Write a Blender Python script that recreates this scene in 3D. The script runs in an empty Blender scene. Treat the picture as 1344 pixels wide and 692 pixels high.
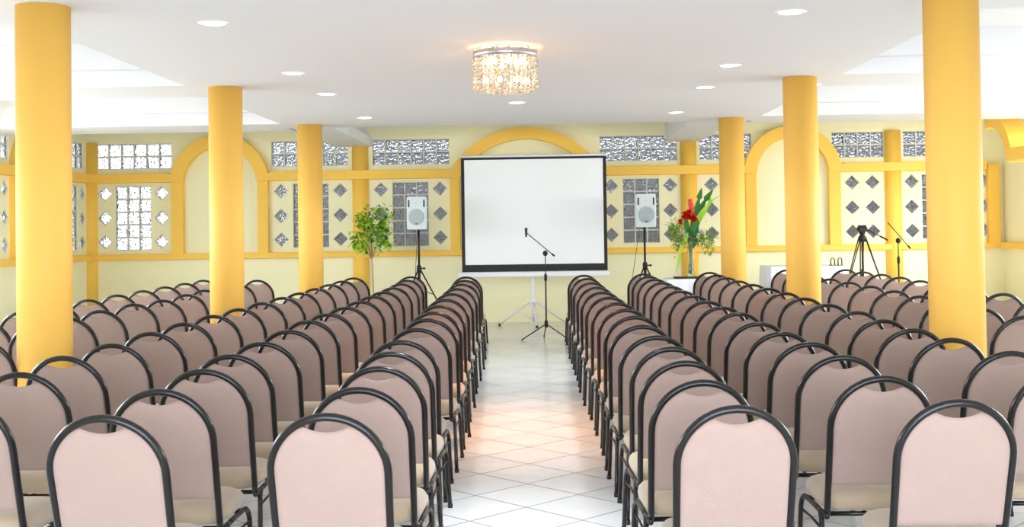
import bpy, bmesh, math, random
from mathutils import Vector, Matrix
random.seed(7)
PI = math.pi
SC = bpy.context.scene
COL = SC.collection

# ------------------------------------------------------------------ helpers
def lin(c):
    return tuple((v / 12.92 if v <= .04045 else ((v + .055) / 1.055) ** 2.4) for v in [x / 255 for x in c])

class MB:
    """collects shapes and links them as one mesh object"""
    def __init__(s):
        s.v = []; s.f = []; s.sm = []
    def add(s, vs, fs, smooth=False):
        b = len(s.v)
        s.v += [tuple(v) for v in vs]
        s.f += [tuple(i + b for i in f) for f in fs]
        s.sm += [smooth] * len(fs)
        return s
    def box(s, x0, x1, y0, y1, z0, z1, bev=0):
        if bev:
            bev = min(bev, (x1-x0)*.45, (y1-y0)*.45, (z1-z0)*.45)
            bm = bmesh.new(); bmesh.ops.create_cube(bm, size=1)
            for v in bm.verts:
                v.co = Vector(((x0+x1)/2 + v.co.x*(x1-x0), (y0+y1)/2 + v.co.y*(y1-y0), (z0+z1)/2 + v.co.z*(z1-z0)))
            bmesh.ops.bevel(bm, geom=bm.edges[:], offset=bev, segments=2, affect='EDGES', profile=.6)
            bm.verts.index_update()
            s.add([v.co[:] for v in bm.verts], [[v.index for v in f.verts] for f in bm.faces]); bm.free()
            return s
        vs = [(x0,y0,z0),(x1,y0,z0),(x1,y1,z0),(x0,y1,z0),(x0,y0,z1),(x1,y0,z1),(x1,y1,z1),(x0,y1,z1)]
        return s.add(vs, [(0,3,2,1),(4,5,6,7),(0,1,5,4),(1,2,6,5),(2,3,7,6),(3,0,4,7)])
    def sweep(s, pts, rx, ry=None, n=10, ref=(0,1,0), cap=True, closed=False):
        """elliptical tube; ry is measured along ref, rx across it; rx may be a list"""
        pts = [Vector(p) for p in pts]; N = len(pts); ref = Vector(ref).normalized()
        vs = []
        for i, p in enumerate(pts):
            a = pts[(i-1) % N] if (closed or i > 0) else p
            c = pts[(i+1) % N] if (closed or i < N-1) else p
            t = (c - a).normalized()
            r0 = ref if abs(t.dot(ref)) < .97 else Vector((1, 0, 0)) if abs(t.x) < .9 else Vector((0, 0, 1))
            e2 = (r0 - t * r0.dot(t)).normalized(); e1 = t.cross(e2)
            ax = rx[i] if isinstance(rx, (list, tuple)) else rx
            ay = ax if ry is None else (ry[i] if isinstance(ry, (list, tuple)) else ry)
            for k in range(n):
                th = 2*PI*k/n
                vs.append(p + e1*math.cos(th)*ax + e2*math.sin(th)*ay)
        fs = []
        for i in range(N if closed else N-1):
            j = (i+1) % N
            for k in range(n):
                fs.append((i*n+k, i*n+(k+1) % n, j*n+(k+1) % n, j*n+k))
        s.add(vs, fs, True)
        if cap and not closed:
            b = len(s.v) - len(vs)
            s.f.append(tuple(b+k for k in reversed(range(n)))); s.sm.append(False)
            s.f.append(tuple(b+(N-1)*n+k for k in range(n))); s.sm.append(False)
        return s
    def lathe(s, prof, c=(0,0,0), n=24, axis='z', smooth=True, a0=0, a1=2*PI, capends=True):
        full = abs(a1-a0-2*PI) < 1e-6; m = n if full else n+1
        vs = []
        for r, z in prof:
            for k in range(m):
                a = a0 + (a1-a0)*k/n
                q = (r*math.cos(a), r*math.sin(a), z)
                if axis == 'y': q = (q[0], q[2], q[1])
                vs.append((c[0]+q[0], c[1]+q[1], c[2]+q[2]))
        fs = []
        for i in range(len(prof)-1):
            for k in range(n):
                k2 = (k+1) % m
                fs.append((i*m+k, i*m+k2, (i+1)*m+k2, (i+1)*m+k))
        s.add(vs, fs, smooth)
        if capends and full:
            b = len(s.v)-len(vs)
            if prof[0][0] > 1e-5: s.f.append(tuple(b+k for k in range(m))); s.sm.append(False)
            if prof[-1][0] > 1e-5: s.f.append(tuple(b+(len(prof)-1)*m+k for k in range(m))); s.sm.append(False)
        return s
    def ball(s, c, r, n=10, sc=(1,1,1)):
        prof = [(max(1e-4, math.sin(PI*i/(n//2+2))*r), -math.cos(PI*i/(n//2+2))*r) for i in range(n//2+3)]
        b = len(s.v); s.lathe(prof, (0,0,0), n)
        for i in range(b, len(s.v)):
            v = s.v[i]; s.v[i] = (c[0]+v[0]*sc[0], c[1]+v[1]*sc[1], c[2]+v[2]*sc[2])
        return s
    def prism(s, poly, y0, y1, plane='xz'):
        """poly of 2D points extruded along the third axis"""
        def q(a, b, t):
            return (a, t, b) if plane == 'xz' else (t, a, b) if plane == 'yz' else (a, b, t)
        n = len(poly)
        vs = [q(a, b, y0) for a, b in poly] + [q(a, b, y1) for a, b in poly]
        fs = [tuple(range(n)), tuple(reversed(range(n, 2*n)))] + [(i, i+n, (i+1) % n + n, (i+1) % n) for i in range(n)]
        return s.add(vs, fs)
    def strip(s, outer, inner, y0, y1, plane='xz'):
        """band between two polylines, extruded"""
        for i in range(len(outer)-1):
            s.prism([outer[i], outer[i+1], inner[i+1], inner[i]], y0, y1, plane)
        return s
    def build(s, name, mat, parent=None, fix=True):
        me = bpy.data.meshes.new(name)
        me.from_pydata(s.v, [], s.f)
        me.polygons.foreach_set('use_smooth', s.sm)
        if fix:
            bm = bmesh.new(); bm.from_mesh(me)
            bmesh.ops.recalc_face_normals(bm, faces=bm.faces[:]); bm.to_mesh(me); bm.free()
        me.materials.append(mat)
        o = bpy.data.objects.new(name, me); COL.objects.link(o)
        if parent: o.parent = parent
        return o

def tag(o, label=None, cat=None, group=None, kind=None):
    if label: o['label'] = label
    if cat: o['category'] = cat
    if group: o['group'] = group
    if kind: o['kind'] = kind
    return o

def empty(name, loc=(0,0,0), rz=0):
    o = bpy.data.objects.new(name, None); COL.objects.link(o)
    o.location = loc; o.rotation_euler = (0,0,rz); o.empty_display_size = .1
    return o

KIDS = {}
def copy_tree(o, parent=None):
    c = o.copy(); COL.objects.link(c)
    if parent: c.parent = parent
    for ch in [x for x in ALLK(o)]:
        copy_tree(ch, c)
    return c
def ALLK(o):
    return list(o.children)

# ------------------------------------------------------------------ materials
def mat(name, rgb, rough=.6, metal=0, spec=.5, coat=0, noise=None, bump=None, trans=0, emit=None, sheen=0, ior=1.45):
    m = bpy.data.materials.new(name); m.use_nodes = True
    nt = m.node_tree; b = nt.nodes['Principled BSDF']
    c = lin(rgb)
    b.inputs['Base Color'].default_value = (*c, 1)
    b.inputs['Roughness'].default_value = rough
    b.inputs['Metallic'].default_value = metal
    b.inputs['Specular IOR Level'].default_value = spec
    b.inputs['Coat Weight'].default_value = coat
    b.inputs['Transmission Weight'].default_value = trans
    b.inputs['IOR'].default_value = ior
    b.inputs['Sheen Weight'].default_value = sheen
    if emit:
        b.inputs['Emission Color'].default_value = (*lin(emit[0]), 1); b.inputs['Emission Strength'].default_value = emit[1]
    tc = nt.nodes.new('ShaderNodeTexCoord')
    if noise:
        sc, amt = noise
        n = nt.nodes.new('ShaderNodeTexNoise'); n.inputs['Scale'].default_value = sc; n.inputs['Detail'].default_value = 4
        nt.links.new(tc.outputs['Object'], n.inputs['Vector'])
        mx = nt.nodes.new('ShaderNodeMix'); mx.data_type = 'RGBA'
        mx.inputs[6].default_value = (*[v*(1-amt) for v in c], 1); mx.inputs[7].default_value = (*[min(1, v*(1+amt)) for v in c], 1)
        nt.links.new(n.outputs['Fac'], mx.inputs[0]); nt.links.new(mx.outputs[2], b.inputs['Base Color'])
    if bump:
        sc, st = bump
        n = nt.nodes.new('ShaderNodeTexNoise'); n.inputs['Scale'].default_value = sc; n.inputs['Detail'].default_value = 3
        nt.links.new(tc.outputs['Object'], n.inputs['Vector'])
        bp = nt.nodes.new('ShaderNodeBump'); bp.inputs['Strength'].default_value = st; bp.inputs['Distance'].default_value = .01
        nt.links.new(n.outputs['Fac'], bp.inputs['Height']); nt.links.new(bp.outputs['Normal'], b.inputs['Normal'])
    return m

M = {}
M['wall'] = mat('pale_yellow_wall_paint', (246,242,204), .75, noise=(1.3,.03), bump=(60,.08))
M['trim'] = mat('golden_yellow_trim_paint', (251,203,88), .6, noise=(2,.04), bump=(60,.06))
M['column'] = mat('orange_yellow_column_paint', (226,176,80), .6, noise=(2,.03), bump=(50,.08))
M['ceil'] = mat('white_ceiling_paint', (226,227,230), .85, noise=(.8,.01))
M['frame'] = mat('black_painted_steel_tube', (17,13,12), .3, spec=.4, coat=.15)
M['mortar'] = mat('pale_grout', (205,208,204), .8)
M['white_plastic'] = mat('white_plastic', (216,226,230), .45)
M['grille'] = mat('grey_speaker_mesh', (178,192,196), .6, bump=(400,.5))
M['black'] = mat('matte_black', (16,16,18), .5)
M['blackmetal'] = mat('black_powder_coat', (20,22,20), .4, spec=.5)
M['screen'] = mat('white_projection_fabric', (249,252,255), .85)
M['whitemetal'] = mat('white_enamel_metal', (236,238,246), .35)
M['rubber'] = mat('grey_rubber', (70,75,80), .7)
M['chrome'] = mat('brushed_chrome_band', (190,190,200), .3, metal=.9)
M['cloth'] = mat('white_tablecloth', (238,243,252), .8, bump=(12,.15))
M['gold'] = mat('dull_brass', (120,105,55), .35, metal=.7)
M['soil'] = mat('dark_soil', (50,36,26), .9, noise=(30,.4))
M['pot'] = mat('terracotta_pot', (150,90,60), .7)
M['bark'] = mat('pale_bark', (170,160,110), .8, noise=(25,.2))
M['leaf'] = mat('fresh_green_leaf', (156,204,48), .5, noise=(9,.35))
M['leafdark'] = mat('deep_green_leaf', (34,118,40), .45, noise=(9,.3))
M['leafyellow'] = mat('yellow_green_leaf', (160,205,50), .5, noise=(6,.2))
M['airy'] = mat('olive_green_fern', (135,165,60), .6, noise=(9,.3))
M['red'] = mat('red_petal', (214,28,18), .45)
M['pink'] = mat('coral_pink_petal', (244,96,84), .45)
M['whitepetal'] = mat('white_petal', (244,244,240), .5)
M['dark_tray'] = mat('dark_wooden_tray', (40,24,28), .5)
M['vase'] = mat('clear_green_glass', (214,232,214), .05, trans=.9, ior=1.45)
M['backdrop'] = mat('patchy_grey_backdrop', (122,120,124), .9, noise=(2.2,.75))  # patchy grey for the added wall showing through the glass blocks
M['ground'] = mat('outdoor_paving', (170,165,155), .9, noise=(2,.2))
M['hedge'] = mat('hedge_green', (70,90,50), .9, noise=(8,.5))
M['bulb'] = mat('warm_halogen_bulb', (255,220,170), .3, emit=((255,190,120), 75))
M['lamp'] = mat('cool_white_lamp', (255,255,255), .3, emit=((238,250,255), 14))
M['lampring'] = mat('white_lamp_ring', (240,242,240), .4)
M['crystal'] = mat('clear_crystal', (255,246,236), .04, trans=.85, ior=1.5)

def fabric(name, rgb):
    m = mat(name, rgb, .85, sheen=.25, spec=.25)
    nt = m.node_tree; b = nt.nodes['Principled BSDF']
    tc = nt.nodes.new('ShaderNodeTexCoord')
    c = lin(rgb)
    outs = []
    for d in ('X', 'Z', 'Y'):
        w = nt.nodes.new('ShaderNodeTexWave'); w.bands_direction = d; w.inputs['Scale'].default_value = 60; w.inputs['Distortion'].default_value = .6
        nt.links.new(tc.outputs['Object'], w.inputs['Vector']); outs.append(w)
    a = nt.nodes.new('ShaderNodeMath'); a.operation = 'ADD'
    nt.links.new(outs[0].outputs['Fac'], a.inputs[0]); nt.links.new(outs[1].outputs['Fac'], a.inputs[1])
    n = nt.nodes.new('ShaderNodeTexNoise'); n.inputs['Scale'].default_value = 9; n.inputs['Detail'].default_value = 5
    nt.links.new(tc.outputs['Object'], n.inputs['Vector'])
    mx = nt.nodes.new('ShaderNodeMix'); mx.data_type = 'RGBA'
    mx.inputs[6].default_value = (*[v*.93 for v in c], 1); mx.inputs[7].default_value = (*[v*1.07 for v in c], 1)
    nt.links.new(n.outputs['Fac'], mx.inputs[0]); nt.links.new(mx.outputs[2], b.inputs['Base Color'])
    bp = nt.nodes.new('ShaderNodeBump'); bp.inputs['Strength'].default_value = .12; bp.inputs['Distance'].default_value = .002
    nt.links.new(a.outputs[0], bp.inputs['Height']); nt.links.new(bp.outputs['Normal'], b.inputs['Normal'])
    return m
M['back_fabric'] = fabric('pinkish_beige_fabric', (154,131,121))
M['seat_fabric'] = fabric('sand_beige_fabric', (165,145,122))

def floor_mat():
    m = mat('glossy_white_floor_tiles', (226,228,230), .16, spec=.5)
    nt = m.node_tree; b = nt.nodes['Principled BSDF']
    tc = nt.nodes.new('ShaderNodeTexCoord')
    mp = nt.nodes.new('ShaderNodeMapping'); mp.vector_type = 'POINT'
    T = .4106; ang = -(PI/4 + .0044)
    mp.inputs['Rotation'].default_value = (0, 0, ang)
    ca, sa = math.cos(ang), math.sin(ang); u0, v0 = -.1116, 6.3401
    mp.inputs['Location'].default_value = (-(ca*u0 - sa*v0) / T, -(sa*u0 + ca*v0) / T, 0)
    mp.inputs['Scale'].default_value = (1/T, 1/T, 1/T)
    nt.links.new(tc.outputs['Object'], mp.inputs['Vector'])
    sp = nt.nodes.new('ShaderNodeSeparateXYZ'); nt.links.new(mp.outputs[0], sp.inputs[0])
    def node(op, a, bb=None):
        n = nt.nodes.new('ShaderNodeMath'); n.operation = op
        for i, v in enumerate((a, bb)):
            if v is None: continue
            if isinstance(v, (int, float)): n.inputs[i].default_value = v
            else: nt.links.new(v, n.inputs[i])
        return n.outputs[0]
    ds = []
    for ax in ('X', 'Y'):
        fr = node('FRACT', sp.outputs[ax])
        ds.append(node('MINIMUM', fr, node('SUBTRACT', 1.0, fr)))
    d = node('MINIMUM', ds[0], ds[1])
    g = nt.nodes.new('ShaderNodeMapRange'); g.inputs[1].default_value = .008; g.inputs[2].default_value = .016
    nt.links.new(d, g.inputs[0])
    n = nt.nodes.new('ShaderNodeTexNoise'); n.inputs['Scale'].default_value = 3; n.inputs['Detail'].default_value = 5
    nt.links.new(tc.outputs['Object'], n.inputs['Vector'])
    fl = nt.nodes.new('ShaderNodeVectorMath'); fl.operation = 'FLOOR'; nt.links.new(mp.outputs[0], fl.inputs[0])
    wn = nt.nodes.new('ShaderNodeTexWhiteNoise'); nt.links.new(fl.outputs[0], wn.inputs['Vector'])
    av = node('ADD', node('MULTIPLY', n.outputs['Fac'], .6), node('MULTIPLY', wn.outputs['Value'], .4))
    m1 = nt.nodes.new('ShaderNodeMix'); m1.data_type = 'RGBA'
    m1.inputs[6].default_value = (*lin((216,217,218)), 1); m1.inputs[7].default_value = (*lin((236,237,238)), 1)
    nt.links.new(av, m1.inputs[0])
    m2 = nt.nodes.new('ShaderNodeMix'); m2.data_type = 'RGBA'
    m2.inputs[6].default_value = (*lin((120,120,122)), 1); nt.links.new(m1.outputs[2], m2.inputs[7]); nt.links.new(g.outputs[0], m2.inputs[0])
    nt.links.new(m2.outputs[2], b.inputs['Base Color'])
    rr = nt.nodes.new('ShaderNodeMapRange'); rr.inputs[3].default_value = .5; rr.inputs[4].default_value = .17
    nt.links.new(g.outputs[0], rr.inputs[0]); nt.links.new(rr.outputs[0], b.inputs['Roughness'])
    bp = nt.nodes.new('ShaderNodeBump'); bp.inputs['Strength'].default_value = .3; bp.inputs['Distance'].default_value = .002
    nt.links.new(g.outputs[0], bp.inputs['Height']); nt.links.new(bp.outputs['Normal'], b.inputs['Normal'])
    return m
M['floor'] = floor_mat()

def block_mat():
    m = mat('wavy_glass_block', (236,238,242), .04, trans=1, ior=1.3)
    nt = m.node_tree; b = nt.nodes['Principled BSDF']
    tc = nt.nodes.new('ShaderNodeTexCoord')
    n = nt.nodes.new('ShaderNodeTexVoronoi'); n.inputs['Scale'].default_value = 26
    nt.links.new(tc.outputs['Object'], n.inputs['Vector'])
    n2 = nt.nodes.new('ShaderNodeTexNoise'); n2.inputs['Scale'].default_value = 14
    nt.links.new(tc.outputs['Object'], n2.inputs['Vector'])
    a = nt.nodes.new('ShaderNodeMath'); a.operation = 'ADD'
    nt.links.new(n.outputs['Distance'], a.inputs[0]); nt.links.new(n2.outputs['Fac'], a.inputs[1])
    bp = nt.nodes.new('ShaderNodeBump'); bp.inputs['Strength'].default_value = 1; bp.inputs['Distance'].default_value = .035
    nt.links.new(a.outputs[0], bp.inputs['Height']); nt.links.new(bp.outputs['Normal'], b.inputs['Normal'])
    return m
M['block'] = block_mat()

SKY, FRONT, SIDEL, SIDER, EXPO = 3, 540, 480, 500, 0.12   # daylight strengths and exposure
# positions of the top of every chair back, one list per line of chairs (x, y)
FILES = {
    'L1': [(-0.723, 3.837), (-0.717, 4.473), (-0.734, 5.153), (-0.759, 5.77), (-0.783, 6.365), (-0.78, 7.153), (-0.79, 7.908), (-0.812, 8.57), (-0.833, 9.296), (-0.854, 10.123), (-0.873, 11.034), (-0.89, 11.979), (-0.911, 12.95), (-0.944, 13.937), (-0.989, 14.892)],
    'L2': [(-1.474, 3.854), (-1.491, 4.481), (-1.508, 5.124), (-1.55, 5.736), (-1.548, 6.373), (-1.565, 7.123), (-1.599, 7.891), (-1.586, 8.551), (-1.576, 9.255), (-1.574, 10.005), (-1.578, 10.764), (-1.584, 11.519), (-1.594, 12.322), (-1.62, 13.229), (-1.668, 14.217), (-1.733, 15.217)],
    'L3': [(-2.208, 4.32), (-2.306, 5.082), (-2.392, 5.753), (-2.378, 6.375), (-2.407, 7.101), (-2.424, 7.824), (-2.423, 8.512), (-2.418, 9.226), (-2.415, 9.983), (-2.415, 10.757), (-2.414, 11.542), (-2.418, 12.373), (-2.433, 13.256), (-2.449, 14.163), (-2.46, 15.073)],
    'L4': [(-3.309, 6.751), (-3.388, 7.731), (-3.473, 8.45), (-3.529, 9.219), (-3.546, 10.037), (-3.474, 10.587), (-3.533, 11.496), (-3.604, 12.353), (-3.566, 13.572), (-3.633, 14.753)],
    'L5': [(-4.029, 8.289), (-4.132, 9.171), (-4.2, 9.992), (-4.235, 10.782), (-4.258, 11.589), (-4.283, 12.408), (-4.313, 13.237), (-4.349, 14.094), (-4.387, 14.981)],
    'R1': [(0.636, 3.916), (0.613, 4.577), (0.625, 5.235), (0.631, 5.85), (0.614, 6.463), (0.596, 7.174), (0.608, 7.917), (0.596, 8.609), (0.581, 9.355), (0.563, 10.147), (0.546, 10.977), (0.534, 11.875), (0.525, 12.906), (0.518, 13.997), (0.511, 14.971)],
    'R2': [(1.397, 4.0), (1.327, 4.641), (1.359, 5.386), (1.352, 6.005), (1.328, 6.598), (1.323, 7.278), (1.337, 8.112), (1.319, 8.74), (1.302, 9.438), (1.288, 10.205), (1.28, 11.013), (1.279, 11.847), (1.28, 12.691), (1.28, 13.523), (1.281, 14.332), (1.286, 15.126)],
    'R3': [(2.097, 4.794), (2.155, 5.48), (2.106, 6.132), (2.09, 6.705), (2.112, 7.377), (2.143, 8.095), (2.133, 8.886), (2.134, 9.681), (2.14, 10.471), (2.138, 11.253), (2.128, 12.039), (2.118, 12.846), (2.119, 13.676), (2.135, 14.509), (2.161, 15.339)],
    'R4': [(3.062, 7.539), (3.041, 8.26), (3.077, 9.01), (3.105, 9.771), (3.132, 10.576), (3.155, 11.418), (3.162, 12.243), (3.164, 13.054), (3.182, 13.922), (3.22, 14.863), (3.265, 15.825)],
    'R5': [(3.833, 9.158), (3.852, 9.944), (3.862, 10.718), (3.888, 11.524), (3.937, 12.377), (3.986, 13.231), (4.016, 14.055), (4.019, 14.858), (4.004, 15.654)],
}

# ------------------------------------------------------------------ the room
YW, XL, XR, C, CT, HT = 18.92, -7.4, 7.36, 2.871, 3.021, 3.26   # back wall, side walls, slab underside, beam step, upper ceiling
YB = -1.5                                                          # unseen wall behind the camera, with an added doorway
MID = -.266

def ST(name, mb, m, label, parent=None, fix=True):
    o = mb.build(name, m, parent, fix)
    if parent is None: tag(o, label=label, cat=name.split('_')[0], kind='structure')
    return o

ST('floor', MB().box(XL-.2, XR+.2, YB, YW+.2, -.1, 0), M['floor'], 'glossy white floor tiles laid on the diagonal under all the chairs')

def wall_mesh(u0, u1, z0, z1, rects, diamonds, plane, t0, t1):
    """wall sheet with thickness: rects (a,b,c,d) open, diamonds (u,z,h) open inside their square"""
    us = {u0, u1}; zs = {z0, z1}
    sq = [(u-h, u+h, z-h, z+h) for u, z, h in diamonds]
    for a, b, c, d in rects + sq: us |= {a, b}; zs |= {c, d}
    us = sorted(round(x, 5) for x in us); zs = sorted(round(x, 5) for x in zs)
    mb = MB()
    def q(u, z, t): return (u, t, z) if plane == 'xz' else (t, u, z)
    def face(poly):
        mb.add([q(a, b, t0) for a, b in poly], [tuple(range(len(poly)))])
        mb.add([q(a, b, t1) for a, b in poly], [tuple(reversed(range(len(poly))))])
    def reveal(a, b): mb.add([q(*a, t0), q(*b, t0), q(*b, t1), q(*a, t1)], [(0, 1, 2, 3)])
    for i in range(len(us)-1):
        j = 0
        while j < len(zs)-1:
            cu, cz = (us[i]+us[i+1])/2, (zs[j]+zs[j+1])/2
            if any(a < cu < b and c < cz < d for a, b, c, d in rects + sq): j += 1; continue
            k = j
            while k+1 < len(zs)-1 and not any(a < cu < b and c < (zs[k+1]+zs[k+2])/2 < d for a, b, c, d in rects + sq): k += 1
            face([(us[i], zs[j]), (us[i+1], zs[j]), (us[i+1], zs[k+1]), (us[i], zs[k+1])]); j = k+1
    for a, b, c, d in rects:
        for p, r in (((a,c),(b,c)), ((b,c),(b,d)), ((b,d),(a,d)), ((a,d),(a,c))): reveal(p, r)
    for u, z, h in diamonds:
        P = [(u-h, z), (u, z-h), (u+h, z), (u, z+h)]; K = [(u-h, z-h), (u+h, z-h), (u+h, z+h), (u-h, z+h)]
        for n in range(4):
            a, b = P[n], P[(n+1) % 4]
            face([a, K[n], b]); reveal(a, b)
    for p, r in (((u0,z0),(u1,z0)), ((u1,z0),(u1,z1)), ((u1,z1),(u0,z1)), ((u0,z1),(u0,z0))): reveal(p, r)
    return mb

WIN = []      # (plane, u0, u1, z0, z1, cols, rows, label)
DIA = []      # (plane, u, z, label)
def block_window(plane, u0, u1, z0, z1, nc, nr, label):
    WIN.append((plane, u0, u1, z0, z1, nc, nr, label))
bays = [('left corner bay', -7.285, -6.965, [-7.14, -6.21]), ('bay left of the slim left column', -4.40, -4.055, [-4.25, -3.28]),
        ('bay left of the screen', -2.75, -2.43, [-2.62, -1.657]), ('bay right of the screen', .93, 1.293, [1.10, 2.055]),
        ('far right bay', 5.79, 6.075, [5.915, 7.047])]
for nm, ux, lx, dxs in bays:
    block_window('xz', ux, ux+1.25, 2.567, 2.98, 6, 2, 'two-row strip of glass blocks above the golden trim, ' + nm)
    block_window('xz', lx, lx+.585, 1.245, 2.287, 3, 5, 'tall five-row glass block window below the trim, ' + nm)
for ux, nm in ((2.533, 'between the speaker on the right and the right arch'), (4.652, 'above the video tripod')):
    block_window('xz', ux, ux+.833, 2.567, 2.98, 4, 2, 'two-row glass block strip ' + nm)
ROWN = ('top', 'middle', 'bottom')
for nm, ux, lx, dxs in bays:
    for s, x in zip(('left', 'right'), dxs):
        for r, z in enumerate((2.17, 1.768, 1.382)):
            DIA.append(('xz', x, z, f'{ROWN[r]} diamond glass block {s} of the tall window, {nm}'))
for x, s in ((2.717, 'behind the flower arrangement'), (3.06, 'behind the third right column'), (4.966, 'left column behind the video tripod'), (5.292, 'right column behind the video tripod')):
    for r, z in enumerate((2.17, 1.768, 1.382)):
        DIA.append(('xz', x, z, f'{ROWN[r]} diamond glass block {s}'))
# left wall
for nm, uy, ly, dys in (('nearest the corner', 17.45, 17.88, [17.69, 18.635]), ('nearer the big left column', 14.8, 15.14, [15.92, 14.94])):
    block_window('yz', uy, uy+1.25, 2.567, 2.98, 6, 2, 'bright two-row glass block strip in the left wall ' + nm)
    block_window('yz', ly, ly+.585, 1.245, 2.287, 3, 5, 'bright tall glass block window in the left wall ' + nm)
    for s, y in zip(('near', 'far'), dys):
        for r, z in enumerate((2.17, 1.768, 1.382)):
            DIA.append(('yz', y, z, f'{ROWN[r]} bright diamond block in the left wall {nm}, {s} side'))
HD = .122
def holes(pl):
    return [(w[1], w[2], w[3], w[4]) for w in WIN if w[0] == pl], [(d[1], d[2], HD) for d in DIA if d[0] == pl]
r, d = holes('xz')
ST('wall_back', wall_mesh(XL-.2, XR+.2, 0, HT, r, d, 'xz', YW, YW+.14), M['wall'], 'pale yellow back wall behind the projection screen', fix=False)
r, d = holes('yz')
OPEN = [(1.0, 4.0, .95, 2.7), (4.8, 7.8, .95, 2.7), (8.6, 11.2, .95, 2.7), (12.0, 14.5, .95, 2.7)]   # unseen window openings, guessed and added to let side light in
OPENR = OPEN + [(15.0, 17.2, .95, 2.7)]
ST('wall_left', wall_mesh(YB, YW, 0, HT, r + OPEN, d, 'yz', XL, XL-.14), M['wall'], 'pale yellow left wall with glass block windows', fix=False)
ST('wall_right', wall_mesh(YB, YW, 0, HT, OPENR, [], 'yz', XR, XR+.14), M['wall'], 'pale yellow right wall beside the big right column', fix=False)

DOOR = (-2.2, 3.4, 0, 2.5)  # guessed doorway out of view, added to let front light in
ST('wall_front', wall_mesh(XL-.2, XR+.2, 0, HT, [DOOR], [], 'xz', YB, YB-.14), M['wall'], 'pale yellow unseen wall with an added wide doorway behind the viewpoint', fix=False)

wn = 0
for pl, u0, u1, z0, z1, nc, nr, lab in WIN:
    wn += 1
    def B(mb, a, b, c, d, t0, t1, bev=0):
        w0, w1 = (YW, 1) if pl == 'xz' else (XL, -1)
        ys = sorted((w0 + w1*t0, w0 + w1*t1))
        if pl == 'xz': mb.box(a, b, ys[0], ys[1], c, d, bev)
        else: mb.box(ys[0], ys[1], a, b, c, d, bev)
    pu, pz, g = (u1-u0)/nc, (z1-z0)/nr, .011
    fr = MB()
    for i in range(nc+1):
        x = u0 + i*pu; B(fr, max(u0+.001, x-g), min(u1-.001, x+g), z0+.001, z1-.001, .02, .10)
    for j in range(nr+1):
        z = z0 + j*pz; B(fr, u0+.001, u1-.001, max(z0+.001, z-g), min(z1-.001, z+g), .021, .099)
    f = ST(f'window_{wn}', fr, M['mortar'], lab)
    gl = MB()
    for i in range(nc):
        for j in range(nr):
            B(gl, u0+i*pu+g, u0+(i+1)*pu-g, z0+j*pz+g, z0+(j+1)*pz-g, .028, .092, .012)
    gl.build('glass_blocks', M['block'], f)
for pl, u, z, lab in DIA:
    wn += 1
    q = (lambda a, b, t: (u+a, YW+t, z+b)) if pl == 'xz' else (lambda a, b, t: (XL-t, u+a, z+b))
    fr = MB(); h, k = HD-.001, HD-.014
    for n in range(4):
        a, b = [((1,0),(0,1)),((0,1),(-1,0)),((-1,0),(0,-1)),((0,-1),(1,0))][n]
        vs = []
        for t in (.015, .10):
            vs += [q(a[0]*h, a[1]*h, t), q(b[0]*h, b[1]*h, t), q(b[0]*k, b[1]*k, t), q(a[0]*k, a[1]*k, t)]
        fr.add(vs, [(0,1,2,3), (7,6,5,4), (0,4,5,1), (2,6,7,3)])
    f = ST(f'window_{wn}', fr, M['mortar'], lab)
    gl = MB(); vs = []
    for t, kk in ((.022, k-.012), (.032, k), (.09, k)):
        vs += [q(kk, 0, t), q(0, kk, t), q(-kk, 0, t), q(0, -kk, t)]
    gl.add(vs, [(0,1,2,3), (11,10,9,8)] + [(i, (i+1) % 4, (i+1) % 4+4, i+4) for i in range(4)] + [(i+4, (i+1) % 4+4, (i+1) % 4+8, i+8) for i in range(4)])
    gl.build('glass_block', M['block'], f)

# ceiling: dropped slab between the column rows, stepped cross beams at its sides, upper ceiling over everything
SL, SR = -3.30, 2.745
ST('ceiling', MB().box(SL, SR, YB, 15.34, C, HT), M['ceil'], 'flat white dropped ceiling over the middle of the room')
ST('ceiling_upper', MB().box(XL-.2, XR+.2, YB, YW+.2, HT, HT+.12), M['ceil'], 'higher white ceiling seen between the cross beams')
tn = 0
def TR(mb, lab, m='trim'):
    global tn
    tn += 1
    o = mb.build(f'trim_{tn}', M[m]); tag(o, label=lab, cat='trim', kind='structure'); return o
for sx0, sx1, sd in ((XL, SL, 'left'), (SR, XR, 'right')):
    for (b0, b1), w in (((6.66, 7.56), 'nearest'), ((10.74, 11.64), 'second'), ((14.70, 15.72), 'farthest')):
        mb = MB().box(sx0, sx1, b0, b1, C, CT).box(sx0, sx1, b0-.12, b1+.12, CT, HT)
        TR(mb, f'{w} stepped white ceiling beam crossing the {sd} side', 'ceil')
for x0, x1, sd in ((-3.33, -2.745, 'left'), (1.995, 2.55, 'right')):
    TR(MB().prism([(x0, C), (x1, C), (x1, CT-.01), (x1-.16, HT), (x0, HT)], 15.34, YW), f'white beam running from the ceiling slab to the back wall, {sd} one', 'ceil')

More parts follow.
